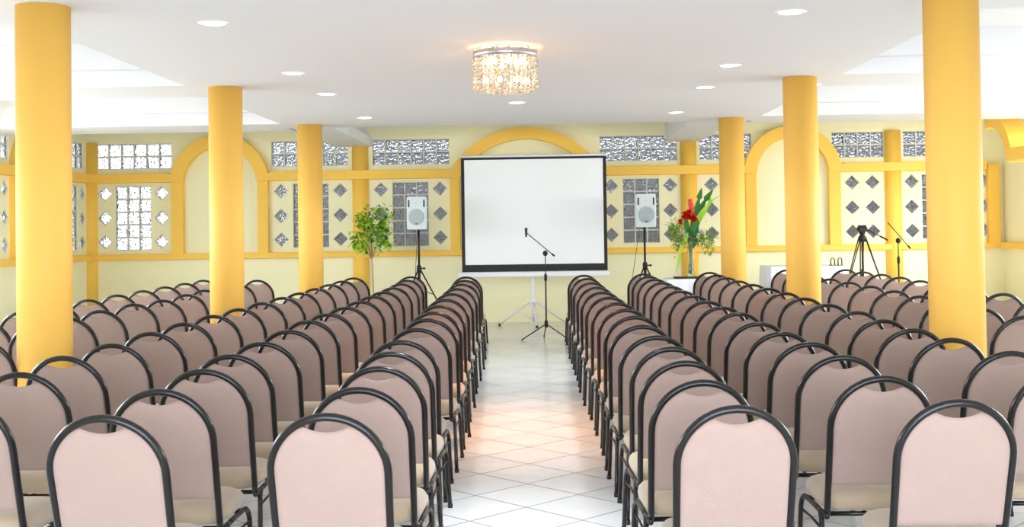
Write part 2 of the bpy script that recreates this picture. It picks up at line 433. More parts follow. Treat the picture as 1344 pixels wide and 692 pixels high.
# golden trim on the back wall
T0, T1 = 2.338, 2.482
def arc(cx, cz, r, a0, a1, n=28):
    return [(cx + r*math.cos(a0+(a1-a0)*i/n), cz + r*math.sin(a0+(a1-a0)*i/n)) for i in range(n+1)]
def wall_arch(cx, half, zi, zo, wd, lab):
    """band: springs from the trim at z = T0, inner apex zi, width wd"""
    h = zi - T0; R = (half*half + h*h)/(2*h) if h < half else half
    cz = zi - R; Ro = R + wd
    ai = math.asin(max(-1, min(1, (T0-cz)/R))); ao = math.asin(max(-1, min(1, (T1-cz-.02)/Ro)))
    inn = arc(cx, cz, R, ai, PI-ai); out = arc(cx, cz, Ro, ao, PI-ao)
    if zo: out = [(x, cz + (z-cz)*(zo-cz)/Ro) for x, z in out]
    mb = MB().strip(out, inn, YW-.16, YW+.01)
    # flared foot that melts into the horizontal trim
    for s, k in ((1, 0), (-1, -1)):
        o0, i0 = out[k], inn[k]
        mb.prism([(o0[0], o0[1]), (o0[0]+s*.09, T1), (o0[0]+s*.09, T0), (i0[0], T0)] if s > 0 else [(i0[0], T0), (o0[0]+s*.09, T0), (o0[0]+s*.09, T1), (o0[0], o0[1])], YW-.159, YW+.01)
    TR(mb, lab)
    return out[0][0], out[-1][0]
e = [wall_arch(-5.218, .605, 2.893, None, .20, 'golden arch on the back wall behind the second left column'),
     wall_arch(MID, 1.066, 2.948, 3.133, .19, 'wide golden arch on the back wall over the projection screen'),
     wall_arch(4.0, .575, 2.893, None, .20, 'golden arch on the back wall behind the second right column')]
cuts = [XL] + [v for a, b in e for v in (b-.05, a+.05)] + [7.06]
for (a, b), nm in zip(((cuts[0], cuts[1]), (cuts[2], cuts[3]), (cuts[4], cuts[5]), (cuts[6], cuts[7])),
                  ('from the left corner to the first arch', 'between the left and middle arches', 'between the middle and right arches', 'right of the right arch')):
    TR(MB().box(a, b, YW-.161, YW+.01, T0, T1, .008), 'horizontal golden trim above the windows ' + nm)
TR(MB().box(XL, XR, YW-.10, YW+.01, 1.085, 1.178, .008), 'lower golden rail running along the back wall under the windows')
TR(MB().box(XL-.01, XL+.10, 13.9, YW-.1, 1.085, 1.178, .008), 'lower golden rail along the left wall')
TR(MB().box(XR-.10, XR+.01, 8, YW-.1, 1.085, 1.178, .008), 'lower golden rail along the right wall')
TR(MB().box(XL, XR, YW-.025, YW+.01, .395, .41).box(XL, XR, YW-.018, YW+.01, 0, .395), 'plain pale yellow plinth along the foot of the back wall', 'wall')
TR(MB().box(XL, XR, YW-.02, YW+.01, 3.035, HT), 'shallow pale yellow band at the top of the back wall', 'wall')
# round half columns and flat pilasters
for x, nm in ((-7.39, 'in the left corner'), (-2.95, 'left of the left speaker'), (2.357, 'behind the flower arrangement'), (5.62, 'behind the far microphone stand')):
    TR(MB().lathe([(.135, 0), (.135, C if abs(x) < 5 else 2.995)], (x, YW+.02, 0), 28), 'round golden half column on the back wall ' + nm)
for x, w, nm in ((-5.92, .19, 'left of the left arch'), (-4.526, .17, 'right of the left arch'), (-1.41, .16, 'left of the screen'), (.88, .16, 'right of the screen'),
                 (3.335, .18, 'left of the right arch'), (4.67, .19, 'right of the right arch'), (7.18, .18, 'beside the right corner')):
    TR(MB().box(x-w/2, x+w/2, YW-.11, YW+.01, 1.17, 2.34 if x < 7 else 2.43, .01), 'flat golden pilaster ' + nm)
# left wall
TR(MB().box(XL-.01, XL+.15, 17.45, YW-.15, T0, T1, .008), 'golden trim on the left wall next to the corner')
TR(MB().box(XL-.01, XL+.15, 13.9, 16.2, T0, T1, .008), 'golden trim on the left wall near the picture edge')
inn = arc(16.82, 2.30, .60, math.asin(.04/.6), PI-math.asin(.04/.6)); out = arc(16.82, 2.30, .80, math.asin(.12/.8), PI-math.asin(.12/.8))
TR(MB().strip(out, inn, XL-.01, XL+.15, 'yz'), 'golden arch on the left wall')
for y, nm in ((17.51, 'far'), (16.15, 'near')):
    TR(MB().box(XL-.01, XL+.11, y-.09, y+.09, 1.17, 2.34, .01), f'flat golden pilaster on the left wall, {nm} side of its arch')
# free-standing arcade near the right wall
inn = arc(17.17, 2.28, .60, PI*.42, PI-.1); out = arc(17.17, 2.28, .79, PI*.42, PI-.25)
mb = MB().strip(out, inn, 6.50, 6.78, 'yz').box(6.50, 6.78, 17.15, 17.35, 3.0, HT+.01)
mb.box(6.49, 6.79, 13.8, 16.56, 2.345, 2.525, .01)
for y in (15.75, 13.95): mb.box(6.52, 6.76, y-.1, y+.1, 0, 2.35, .01)
TR(mb, 'golden arched arcade standing in front of the right wall')

# the six free-standing columns
names = ['nearest', 'second', 'third']
for sx, x in (('left', -2.975), ('right', 2.409)):
    for k, y in enumerate((6.9146, 10.942, 14.9295)):
        o = MB().lathe([(.157, 0), (.157, C)], (0, 0, 0), 48).build('column', M['column'])
        o.location = (x, y, 0)
        tag(o, f'{names[k]} round orange-yellow column of the {sx} row', 'column', 'round columns beside the seating', 'structure')

# outdoors, seen only through the glass blocks and openings
tag(MB().box(-40, 40, -30, 50, -.35, -.12).build('ground_outside', M['ground']), 'pale paving outside the windows', 'ground', None, 'structure')
tag(MB().box(-5.3, 14, 21.2, 21.4, -.12, 3.55).build('wall_backdrop', M['backdrop']), 'added grey backdrop wall that greys the back glass blocks', 'wall', None, 'structure')  # wall added outside so the glass blocks look grey and speckled

# ------------------------------------------------------------------ chairs
RK = math.tan(math.radians(17))
def ybk(z): return -.145 - (z-.33)*RK
def make_chair():
    root = empty('banquet_chair')
    # hoop of the back: two stiles and a round top
    pts = []
    W, Z1, R = .1965, .695, .1965
    for i in range(9):
        z = .315 + (Z1-.315)*i/8
        pts.append((-(W-.006*(1-i/8)), ybk(z), z))
    for i in range(1, 24):
        a = PI - PI*i/24
        z = Z1 + R*math.sin(a); pts.append((R*math.cos(a), ybk(z), z))
    for i in range(8, -1, -1):
        z = .315 + (Z1-.315)*i/8
        pts.append(((W-.006*(1-i/8)), ybk(z), z))
    nrm = Vector((0, math.cos(math.radians(17)), math.sin(math.radians(17))))
    mb = MB().sweep(pts, .0135, .0155, 12, nrm)
    for s in (-1, 1): mb.ball((s*.1925, ybk(.318), .318), .019, 10, (.75, 1, 1))
    mb.build('back_frame', M['frame'], root)
    # upholstered back with the scooped hand hold at the top
    r = .186; zb = .447
    def ztop(u):
        hc = Z1 + math.sqrt(max(0, r*r-u*u))
        g = .086
        if abs(u) < g+.03:
            zc = .838 + (.864-.838)*(u/g)**2
            if abs(u) < g: return min(zc, hc)
            t = (abs(u)-g)/.03; return hc - (1-t)**2*.004
        return hc
    NU, NZ = 30, 14; vs = []; idx = {}
    for side in (-1, 1):
        for i in range(NU+1):
            u = -r*math.cos(PI*i/NU); zt = ztop(u)
            for j in range(NZ+1):
                t = (1-math.cos(PI*j/NZ))/2; z = zb + (zt-zb)*t
                edge = min(r-abs(u), z-zb, zt-z, .022)/.022
                d = math.sqrt(max(0, 1-(1-edge)**2)) * (.016 if side > 0 else .011)
                bulge = .006*(1-(u/r)**2)*math.sin(PI*t)*(1.6 if side > 0 else 1)
                off = side*(d + (bulge if edge > .3 else bulge*edge/.3)) 
                idx[(side, i, j)] = len(vs); vs.append((u, ybk(z)+off, z))
    fs = []
    for side in (-1, 1):
        for i in range(NU):
            for j in range(NZ):
                q = (idx[(side,i,j)], idx[(side,i+1,j)], idx[(side,i+1,j+1)], idx[(side,i,j+1)])
                fs.append(q if side < 0 else q[::-1])
    MB().add(vs, fs, True).build('backrest', M['back_fabric'], root)
    # seat cushion
    def outline(s, k):
        out = []
        for i in range(40):
            a = 2*PI*i/40; c, d = math.cos(a), math.sin(a)
            e = 2/4.6
            x = math.copysign(abs(c)**e, c); y = math.copysign(abs(d)**e, d)
            w = .199 + .012*(y*.5+.5)
            out.append((x*(w*s - k), .055 + y*(.207*s - k)))
        return out
    prof = [(1, .012, .335), (1, 0, .345), (1, -.004, .365), (1, 0, .385), (1, .012, .400), (1, .035, .411), (.7, .02, .419), (.35, 0, .422)]
    vs = []; fs = []
    for s, k, z in prof:
        vs += [(x, y, z) for x, y in outline(s, k)]
    for i in range(len(prof)-1):
        for k in range(40): fs.append((i*40+k, i*40+(k+1) % 40, (i+1)*40+(k+1) % 40, (i+1)*40+k))
    fs.append(tuple(range(40))); fs.append(tuple((len(prof)-1)*40+k for k in range(40)))
    MB().add(vs, fs, True).build('seat', M['seat_fabric'], root)
    # seat frame: side rails and cross tubes
    mb = MB()
    for s in (-1, 1):
        mb.sweep([(s*.2, -.155, .318), (s*.204, 0, .322), (s*.207, .17, .322)], .0115, None, 8, (0,0,1))
    mb.sweep([(-.2, -.12, .318), (.2, -.12, .318)], .010, None, 8).sweep([(-.206, .16, .32), (.206, .16, .32)], .010, None, 8)
    mb.build('seat_frame', M['frame'], root)
    for s in (-1, 1):
        p = [(s*.207, .165, .322), (s*.209, .205, .318), (s*.213, .232, .300), (s*.216, .244, .270), (s*.222, .252, .12), (s*.228, .258, .012)]
        MB().sweep(p, .0115, None, 8, (1,0,0)).lathe([(.014, 0), (.014, .022), (.011, .024)], (s*.2285, .2585, 0), 8).build('leg', M['frame'], root)
        p = [(s*.203, -.06, .322), (s*.205, -.095, .317), (s*.208, -.122, .298), (s*.211, -.135, .27), (s*.219, -.18, .12), (s*.225, -.215, .012)]
        MB().sweep(p, .0115, None, 8, (1,0,0)).lathe([(.014, 0), (.014, .022), (.011, .024)], (s*.2255, -.2155, 0), 8).build('leg', M['frame'], root)
        MB().sweep([(s*.2165, .246, .255), (s*.212, .05, .262), (s*.212, -.138, .262)], .006, None, 6, (0,0,1)).build('stretcher', M['frame'], root)
    return root

ORD = ['nearest', 'second', 'third', 'fourth', 'fifth', 'sixth', 'seventh', 'eighth', 'ninth', 'tenth', 'eleventh', 'twelfth', 'thirteenth', 'fourteenth', 'fifteenth', 'sixteenth']
LINE = {'L1': 'line bordering the aisle on the left', 'L2': 'second line left of the aisle', 'L3': 'third line left of the aisle',
        'L4': 'line just outside the left columns', 'L5': 'outermost line by the left wall',
        'R1': 'line bordering the aisle on the right', 'R2': 'second line right of the aisle', 'R3': 'third line right of the aisle',
        'R4': 'line just outside the right columns', 'R5': 'outermost line by the right wall'}
proto = make_chair(); first = True
bpy.context.view_layer.update()
for key, spots in FILES.items():
    n = len(spots)
    for i, (x, y) in enumerate(spots):
        c = proto if first else copy_tree(proto)
        first = False
        rz = math.radians(random.uniform(-1.6, 1.6)) + .012
        ax = -(ybk(.905)+.0)                    # the hoop's top sits this far behind the origin
        c.location = (x - math.sin(rz)*ax*1.0, y + math.cos(rz)*ax, 0)
        c.rotation_euler = (0, 0, rz)
        which = 'farthest' if i == n-1 else ORD[i]
        tag(c, f'beige round-backed banquet chair, {which} in the {LINE[key]}', 'chair', 'banquet chairs facing the screen')

# ------------------------------------------------------------------ projection screen on its tripod
t = empty('projection_screen', (-.17, 18.12, 0))
tag(t, 'large white projection screen with black border on a white tripod', 'screen')
y = -.06
MB().box(-1.035, 1.105, y-.004, y+.004, .955, 2.575).build('screen_fabric', M['screen'], t)
b = MB().box(-1.085, -1.035, y-.006, y+.006, .845, 2.61).box(1.105, 1.155, y-.006, y+.006, .845, 2.61)
b.box(-1.035, 1.105, y-.006, y+.006, 2.575, 2.61).box(-1.035, 1.105, y-.006, y+.006, .845, .955)
b.build('black_border', M['black'], t)
MB().sweep([(-1.10, y, 2.628), (1.17, y, 2.628)], .018, None, 12).sweep([(0, y, 2.64), (0, y+.02, 2.665), (0, y+.06, 2.66)], .012, None, 8, (1,0,0)).build('top_rod', M['whitemetal'], t)
cs = MB().box(-1.145, 1.19, y-.045, y+.035, .762, .84, .018)
cs.build('roller_case', M['whitemetal'], t)
MB().sweep([(0, 0, .06), (0, 0, .80)], .026, None, 12, (1,0,0)).sweep([(0, .02, .7), (0, .02, 2.64)], .014, None, 10, (1,0,0)).sweep([(0, 0, .03), (0, 0, .06)], .03, None, 12, (1,0,0)).build('pole', M['whitemetal'], t)
MB().lathe([(.045, .33), (.05, .35), (.05, .41), (.04, .43)], (0,0,0), 16).build('collar', M['whitemetal'], t)
for a in (math.radians(172), math.radians(10), math.radians(-82)):
    if abs(a+math.radians(82)) < .1: L = .42
    else: L = .53
    ex, ey = math.cos(a)*L, math.sin(a)*L
    lg = MB().sweep([(ex*.06, ey*.06, .38), (ex, ey, .02)], .016, .012, 8, (0,0,1)).build('leg', M['whitemetal'], t)
    MB().lathe([(.02, 0), (.022, .03), (.01, .04)], (ex, ey, 0), 10).build('rubber_foot', M['rubber'], lg)
    MB().sweep([(ex*.48, ey*.48, .225), (0, 0, .09)], .008, None, 6, (0,0,1)).build('brace', M['whitemetal'], t)

# ------------------------------------------------------------------ microphone stands
def mic_stand(name, loc, H0, boom_a, boom_b, lab, feet=(205, 325, 95), foot_r=.36, mic=True, knob=.84):
    t = empty(name, loc); tag(t, lab, 'microphone stand')
    MB().sweep([(0,0,.17), (0,0,knob)], .011, None, 10, (1,0,0)).sweep([(0,0,knob), (0,0,H0)], .007, None, 10, (1,0,0)).build('pole', M['blackmetal'], t)
    MB().lathe([(.014, knob-.05), (.02, knob-.04), (.02, knob+.03), (.012, knob+.05)], (0,0,0), 12).build('height_clutch', M['black'], t)
    MB().lathe([(.02, .16), (.025, .18), (.025, .24), (.014, .26)], (0,0,0), 12).build('leg_hub', M['black'], t)
    a, b = Vector(boom_a), Vector(boom_b)
    MB().sweep([a, b], .0065, None, 8, (0,1,0)).build('boom_arm', M['blackmetal'], t)
    cl = MB().ball((0, 0, H0), .035, 12, (1, .8, 1.1)).sweep([(0, -.045, H0+.01), (0, .045, H0+.01)], .014, None, 10, (1,0,0))
    cl.build('boom_clutch', M['black'], t)
    d = (b-a).normalized()
    MB().sweep([b - d*.05, b], .012, None, 10, (0,1,0)).build('counterweight', M['black'], t)
    for g in feet:
        g = math.radians(g); ex, ey = math.cos(g)*foot_r, math.sin(g)*foot_r
        lg = MB().sweep([(ex*.05, ey*.05, .20), (ex, ey, .014)], .008, None, 8, (0,0,1)).build('leg', M['blackmetal'], t)
        MB().ball((ex, ey, .013), .013, 8).build('rubber_foot', M['rubber'], lg)
    if mic:
        m = MB().sweep([a+Vector((.0,0,-.06)), a+Vector((0,0,.0)), a+Vector((0,0,.03))], [.011, .015, .017], None, 12, (1,0,0)).build('microphone', M['black'], t)
        MB().ball(a+Vector((0,0,.045)), .022, 12, (1,1,1)).build('mic_grille', M['rubber'], m)
    return t
mic_stand('microphone_stand', (.025, 15.9, 0), 1.165, (-.255, 0, 1.45), (.125, 0, 1.125), 'black boom microphone stand standing in the aisle before the white screen')
mic_stand('microphone_stand', (4.865, 16.2, 0), 1.265, (-.135, 0, 1.515), (.165, 0, 1.155), 'black boom stand by the far right half column, behind the last chairs', mic=False, knob=1.0, feet=(200, 320, 80))

# ------------------------------------------------------------------ loudspeakers and their tripods
def speaker(loc, rz, lab, w=.31, h=.49, d=.30):
    t = empty('loudspeaker', loc, rz); tag(t, lab, 'loudspeaker', 'white loudspeakers on black tripods')
    # tapered, rounded cabinet
    def ring(w0, d1, z, r=.03):
        f = w0/2; pts = []
        for cx, cy, a0 in ((f-r, -d/2+r, -90), (f*.62-r, d/2-r, 0), (-f*.62+r, d/2-r, 90), (-f+r, -d/2+r, 180)):
            for k in range(5):
                a = math.radians(a0 + 90*k/4); pts.append((cx+r*math.cos(a), cy+r*math.sin(a), z))
        return pts
    levels = [(w*.90, 0, .0), (w*.97, 0, .012), (w*.985, 0, .05), (w, 0, h*.5), (w*.985, 0, h-.05), (w*.96, 0, h-.012), (w*.88, 0, h)]
    vs = []; fs = []
    for a, b, z in levels: vs += ring(a, b, z)
    n = 20
    for i in range(len(levels)-1):
        for k in range(n): fs.append((i*n+k, i*n+(k+1) % n, (i+1)*n+(k+1) % n, (i+1)*n+k))
    fs += [tuple(range(n)), tuple((len(levels)-1)*n+k for k in range(n))]
    MB().add(vs, fs, False).build('cabinet', M['white_plastic'], t)
    y = -d/2
    MB().lathe([(.001, -.014), (.06, -.012), (.105, -.006), (.124, -.001), (.124, .02)], (0, y, .185), 40, 'y').build('woofer_grille', M['grille'], t)
    MB().lathe([(.124, -.002), (.13, -.008), (.136, -.002), (.136, .01)], (0, y, .185), 40, 'y').build('woofer_ring', M['white_plastic'], t)
    for s in (-1, 1):
        MB().box(s*.115-.013, s*.115+.013, y-.003, y+.01, .33, .44, .006).build('port_slot', M['rubber'], t)
    MB().prism([(-.028, .405), (.028, .405), (.012, .375), (-.012, .375)], y-.008, y+.01).prism([(-.085, .335), (.085, .335), (.07, .45), (-.07, .45)], y-.004, y+.01).build('tweeter_horn', M['white_plastic'], t)
    MB().prism([(-.016, .40), (.016, .40), (0, .378)], y-.012, y-.007).build('badge', M['grille'], t)
    MB().prism([(-.018, .075), (.018, .075), (0, .10)], y-.018, y-.008).build('lower_badge', M['rubber'], t)
    return t
def spk_stand(loc, top, hub, lab, angles, R=.52):
    t = empty('speaker_stand', loc); tag(t, lab, 'speaker stand', 'black tripod stands under the loudspeakers')
    MB().sweep([(0,0,hub-.28), (0,0,hub+.02)], .022, None, 12, (1,0,0)).sweep([(0,0,hub), (0,0,top)], .016, None, 12, (1,0,0)).build('pole', M['blackmetal'], t)
    MB().lathe([(.026, hub-.07), (.036, hub-.06), (.036, hub+.03), (.024, hub+.05)], (0,0,0), 14).build('collar', M['black'], t)
    MB().sweep([(.03, -.02, hub), (.075, -.03, hub)], .01, None, 8, (0,0,1)).ball((.08, -.03, hub), .018, 8).build('knob', M['black'], t)
    MB().lathe([(.024, hub-.36), (.032, hub-.35), (.032, hub-.28), (.024, hub-.27)], (0,0,0), 14).build('lower_collar', M['black'], t)
    for g in angles:
        g = math.radians(g); ex, ey = math.cos(g)*R, math.sin(g)*R
        lg = MB().sweep([(ex*.05, ey*.05, hub-.03), (ex*.96, ey*.96, .05), (ex, ey, .016)], .011, .011, 8, (0,0,1)).build('leg', M['blackmetal'], t)
        MB().ball((ex, ey, .018), .018, 8).build('rubber_foot', M['rubber'], lg)
        MB().sweep([(ex*.42, ey*.42, (hub-.03)*.6), (0, 0, hub-.31)], .006, None, 6, (0,0,1)).build('brace', M['blackmetal'], t)
spk_stand((-1.868, 17.55, 0), 1.515, .93, 'black tripod stand under the left loudspeaker', (-12, 108, 228))
speaker((-1.868, 17.53, 1.515), -.08, 'white loudspeaker left of the projection screen, on a black tripod')
spk_stand((1.515, 17.55, 0), 1.500, .93, 'black tripod stand under the right loudspeaker', (-38, 80, 215), .50)
speaker((1.52, 17.53, 1.500), .06, 'white loudspeaker right of the projection screen, on a black tripod')
def cable(pts, r, lab, n=10):
    P = [Vector(p) for p in pts]; out = []
    for i in range(len(P)-1):
        p0, p1, p2, p3 = P[max(0,i-1)], P[i], P[i+1], P[min(len(P)-1,i+2)]
        for k in range(n):
            u = k/n; out.append(.5*((2*p1) + (p2-p0)*u + (2*p0-5*p1+4*p2-p3)*u*u + (3*p1-p0-3*p2+p3)*u**3))
    out.append(P[-1])
    o = MB().sweep(out, r, None, 6, (0,0,1)).build('cable', M['rubber']); tag(o, lab, 'cable')
cable([(1.46, 17.72, 1.56), (1.43, 17.76, 1.3), (1.36, 17.7, .9), (1.28, 17.72, .4), (1.22, 17.75, .02), (1.1, 17.8, .006), (1.0, 18.2, .006)], .005, 'thin grey cable hanging from the right loudspeaker down to the floor')
cable([(-1.9, 17.73, 1.56), (-1.93, 17.74, 1.1), (-1.95, 17.6, .5), (-1.98, 17.62, .02), (-2.1, 17.8, .006), (-2.2, 18.3, .006)], .005, 'thin grey cable hanging behind the left loudspeaker')

# ------------------------------------------------------------------ plants
def leaf(mb, p, d, up, L, W, bend=.25):
    """a pointed folded blade"""
    d = d.normalized(); side = d.cross(up).normalized() if abs(d.dot(up)) < .98 else Vector((1,0,0)); nn = side.cross(d)
    prof = [(0, .12), (.25, .8), (.5, 1), (.75, .7), (1, .03)]
    vs = []
    for u, w in prof:
        c = p + d*L*u - nn*0 + Vector((0,0,-bend*L*u*u))
        vs += [c - side*W*w/2 + nn*W*.12, c, c + side*W*w/2 + nn*W*.12]
    fs = []
    for i in range(4):
        a = i*3
        fs += [(a, a+1, a+4, a+3), (a+1, a+2, a+5, a+4)]
    mb.add(vs, fs, True)
rnd = random.Random(3)
t = empty('potted_tree', (-2.655, 18.25, 0)); tag(t, 'slender young tree with light green leaves, left of the left loudspeaker', 'plant')
pt = MB().lathe([(.10, 0), (.13, .02), (.17, .27), (.185, .28), (.185, .31), (.165, .31), (.16, .27), (.001, .265)], (0,0,0), 24).build('pot', M['pot'], t)
MB().lathe([(.001, .29), (.155, .285)], (0,0,0), 20, capends=False).build('soil', M['soil'], pt)
tk = MB().sweep([(0,0,.26), (-.01,0,.6), (-.02,.01,.95), (-.03,0,1.08)], [.013,.011,.010,.009], None, 8, (1,0,0))
tips = []
for bx, by, bz in ((-.22,.02,1.75), (-.12,.08,1.62), (.10,.0,1.86), (.20,.05,1.66), (.02,-.08,1.55), (-.27,-.05,1.42), (.16,-.04,1.50), (-.05,.1,1.80), (.26,.03,1.78), (-.17,-.07,1.30), (.2,.02,1.32)):
    a = Vector((-.03,0,1.06)); b = Vector((bx-.02,by,bz)); m = a.lerp(b, .5)+Vector((0,0,.05))
    tk.sweep([a, m, b], [.007,.005,.002], None, 6, (1,0,0)); tips += [b, m.lerp(b, .4), m.lerp(b, .7)]
tk.build('stem', M['bark'], t)
fo = MB(); fd = MB()
for q in tips:
    for k in range(19):
        o = Vector((rnd.gauss(0,.06), rnd.gauss(0,.06), rnd.gauss(0,.05)))
        d = Vector((rnd.uniform(-1,1), rnd.uniform(-1,1), rnd.uniform(-.7,.35)))
        leaf(fo if rnd.random() < .8 else fd, q+o, d, Vector((rnd.uniform(-.4,.4),rnd.uniform(-.6,.2),1)).normalized(), rnd.uniform(.055,.09), rnd.uniform(.034,.052), .3)
tag(fo.build('foliage', M['leaf'], t, fix=False), kind='stuff'); tag(fd.build('deep_green_foliage', M['leafdark'], t, fix=False), kind='stuff')  # leaves picked at random get the deeper green

# table for the flowers
def cloth_table(name, x0, x1, y0, y1, h, lab, clab, drop=.55):
    t = empty(name, ((x0+x1)/2, (y0+y1)/2, 0)); tag(t, lab, 'table')
    w, d = (x1-x0)/2, (y1-y0)/2
    MB().box(-w+.01, w-.01, -d+.01, d-.01, h-.035, h-.006, .004).build('tabletop', M['mortar'], t)
    for sx in (-1, 1):
        for sy in (-1, 1):
            MB().sweep([(sx*(w-.07), sy*(d-.07), 0), (sx*(w-.07), sy*(d-.07), h-.04)], .014, None, 8, (1,0,0)).build('leg', M['rubber'], t)
    # tablecloth: flat top, wavy skirt
    per = []
    N = 26
    def side(a, b):
        for k in range(N): per.append((a[0]+(b[0]-a[0])*k/N, a[1]+(b[1]-a[1])*k/N))
    side((x0,y0),(x1,y0)); side((x1,y0),(x1,y1)); side((x1,y1),(x0,y1)); side((x0,y1),(x0,y0))
    cx, cy = (x0+x1)/2, (y0+y1)/2; vs = []; fs = []; n = len(per)
    for lv, z in enumerate((h, h, h-.012, h-.1, h-.25, h-drop)):
        for k, (px, py) in enumerate(per):
            ux, uy = px-cx, py-cy; L = math.hypot(ux, uy)
            if lv == 0: o = -.03
            elif lv == 1: o = 0
            else: o = .008 + (h-z)*(.05 + .05*math.sin(k*.9)+.03*math.sin(k*.37+1))
            vs.append((px + ux/L*o, py + uy/L*o, z))
    for i in range(5):
        for k in range(n): fs.append((i*n+k, i*n+(k+1) % n, (i+1)*n+(k+1) % n, (i+1)*n+k))
    fs.append(tuple(range(n)))
    c = MB().add(vs, fs, True).build('tablecloth', M['cloth']); tag(c, clab, 'tablecloth')
cloth_table('side_table', 1.74, 2.36, 16.52, 17.12, .76, 'small square table under the flower arrangement', 'white cloth draped over the small table that carries the flowers')
cloth_table('side_table', 3.30, 4.40, 17.15, 17.95, .895, 'long table beside the right arch, behind the second right column', 'white cloth draped over the long table beside the right arch', .75)

o = MB().box(1.86, 2.20, 16.68, 16.92, .762, .785, .006).build('tray', M['dark_tray']); tag(o, 'dark wooden tray under the glass flower vase', 'tray')
t = empty('flower_arrangement', (2.105, 16.8, .786)); tag(t, 'tall flower arrangement with red and coral blooms in a glass vase', 'flowers')
prof = [(.045, 0), (.05, .01), (.042, .05), (.030, .25), (.034, .45), (.055, .60), (.052, .60), (.031, .45), (.027, .25), (.038, .05), (.001, .03)]
MB().lathe(prof, (0,0,0), 24, capends=False).build('vase', M['vase'], t)
st = MB()
for k in range(9):
    a = rnd.uniform(0, 2*PI); st.sweep([(math.cos(a)*.02, math.sin(a)*.02, .04), (math.cos(a+2)*.014, math.sin(a+2)*.014, .35), (math.cos(a)*.045, math.sin(a)*.045, .66)], .004, None, 6, (1,0,0))
st.build('stems', M['leafdark'], t)
def blade(pts, W, m, name='long_leaf'):
    """long strap leaf along a curve"""
    P = [Vector(p) for p in pts]; C2 = []
    for i in range(len(P)-1):
        p0, p1, p2, p3 = P[max(0,i-1)], P[i], P[i+1], P[min(len(P)-1,i+2)]
        for k in range(6):
            u = k/6; C2.append(.5*((2*p1) + (p2-p0)*u + (2*p0-5*p1+4*p2-p3)*u*u + (3*p1-p0-3*p2+p3)*u**3))
    C2.append(P[-1]); n = len(C2); vs = []; fs = []
    for i, c in enumerate(C2):
        u = i/(n-1); w = W*(.25+.75*math.sin(PI*min(1, u*1.25+.12)) if u < .7 else max(.02, .9*(1-u)/.3))*.5
        tt = (C2[min(n-1,i+1)]-C2[max(0,i-1)]).normalized(); s = tt.cross(Vector((0,1,0)))
        s = s.normalized() if s.length > .05 else Vector((1,0,0))
        vs += [c-s*w, c+Vector((0,.006,0)), c+s*w]
    for i in range(n-1):
        a = i*3; fs += [(a, a+1, a+4, a+3), (a+1, a+2, a+5, a+4)]
    MB().add(vs, fs, True).build(name, m, t, fix=False)
blade([(.01,0,.55), (.07,.01,.85), (.13,.02,1.1), (.175,.02,1.27)], .10, M['leafdark'])
blade([(.02,.02,.55), (.10,.03,.85), (.22,.03,1.08), (.34,.03,1.24)], .11, M['leafdark'])
blade([(.02,-.01,.55), (.12,0,.80), (.26,0,1.0), (.30,.0,1.13)], .07, M['leaf'])
blade([(.0,0,.5), (.08,-.02,.8), (.24,-.02,1.02), (.44,-.01,1.16)], .035, M['leafyellow'])
blade([(-.02,-.02,.62), (-.07,-.05,.56), (-.15,-.07,.35), (-.225,-.08,.06)], .06, M['leafyellow'])
blade([(.0,-.02,.4), (.03,-.03,.65), (.06,-.02,.80), (.05,-.02,.95)], .09, M['leafdark'])
blade([(-.01,0,.5), (-.05,-.02,.7), (-.06,-.02,.85), (-.03,-.01,.96)], .08, M['leafdark'])
blade([(.02,.02,.4), (.07,.0,.55), (.10,-.02,.72), (.08,-.02,.86)], .08, M['leafdark'])
def torch(c, L, W, m, tilt):
    mb = MB()
    for r in range(7):
        z = L*r/7; k = 6
        for j in range(k):
            a = 2*PI*j/k + r*.5; w = W*(.55+.45*math.sin(PI*(r+1)/8))
            d = Vector((math.cos(a)*.6+tilt, math.sin(a)*.6, 1)); leaf(mb, Vector((c[0]+tilt*z, c[1], c[2]+z)), d, Vector((-math.cos(a), -math.sin(a), .3)).normalized(), L*.38, w*.6, -.05)
    mb.build('flower', m, t, fix=False)
torch((.03, -.03, .88), .19, .13, M['pink'], -.15)
for x, z, r in ((-.075, .875, .07), (.045, .835, .06), (-.02, .86, .05), (-.15, .79, .045), (-.03, .925, .04)):
    mb = MB()
    for k in range(60):
        a, b = rnd.uniform(0, 2*PI), rnd.uniform(-1.3, 1.5)
        leaf(mb, Vector((x, -.06, z)), Vector((math.cos(a)*math.cos(b), math.sin(a)*math.cos(b), math.sin(b))), Vector((0,0,1)), r*1.0, r*.75, .1)
    mb.build('flower', M['red'], t, fix=False)
for x, z in ((-.12, .64), (-.09, .58), (.13, .64), (.10, .58)):
    mb = MB()
    for k in range(18):
        a, b = rnd.uniform(0, 2*PI), rnd.uniform(-1, 1.4)
        leaf(mb, Vector((x, -.05, z)), Vector((math.cos(a)*math.cos(b), math.sin(a)*math.cos(b), math.sin(b))), Vector((0,0,1)), .05, .035, .1)
    mb.build('flower', M['whitepetal'], t, fix=False)
ai = MB()
for cx, cz, rx, rz, n in ((-.20, .62, .10, .17, 330), (-.12, .48, .14, .10, 90), (.23, .52, .12, .14, 210), (.12, .58, .08, .08, 80), (-.26, .72, .07, .08, 60), (.26, .36, .08, .08, 40)):
    for k in range(n):
        p = Vector((cx+rnd.gauss(0, rx*.5), rnd.gauss(-.02, .06), cz+rnd.gauss(0, rz*.5)))
        leaf(ai, p, Vector((rnd.uniform(-1,1), rnd.uniform(-1,1), rnd.uniform(-1,.6))), Vector((0,-.5,1)).normalized(), rnd.uniform(.03,.06), rnd.uniform(.014,.026), .2)
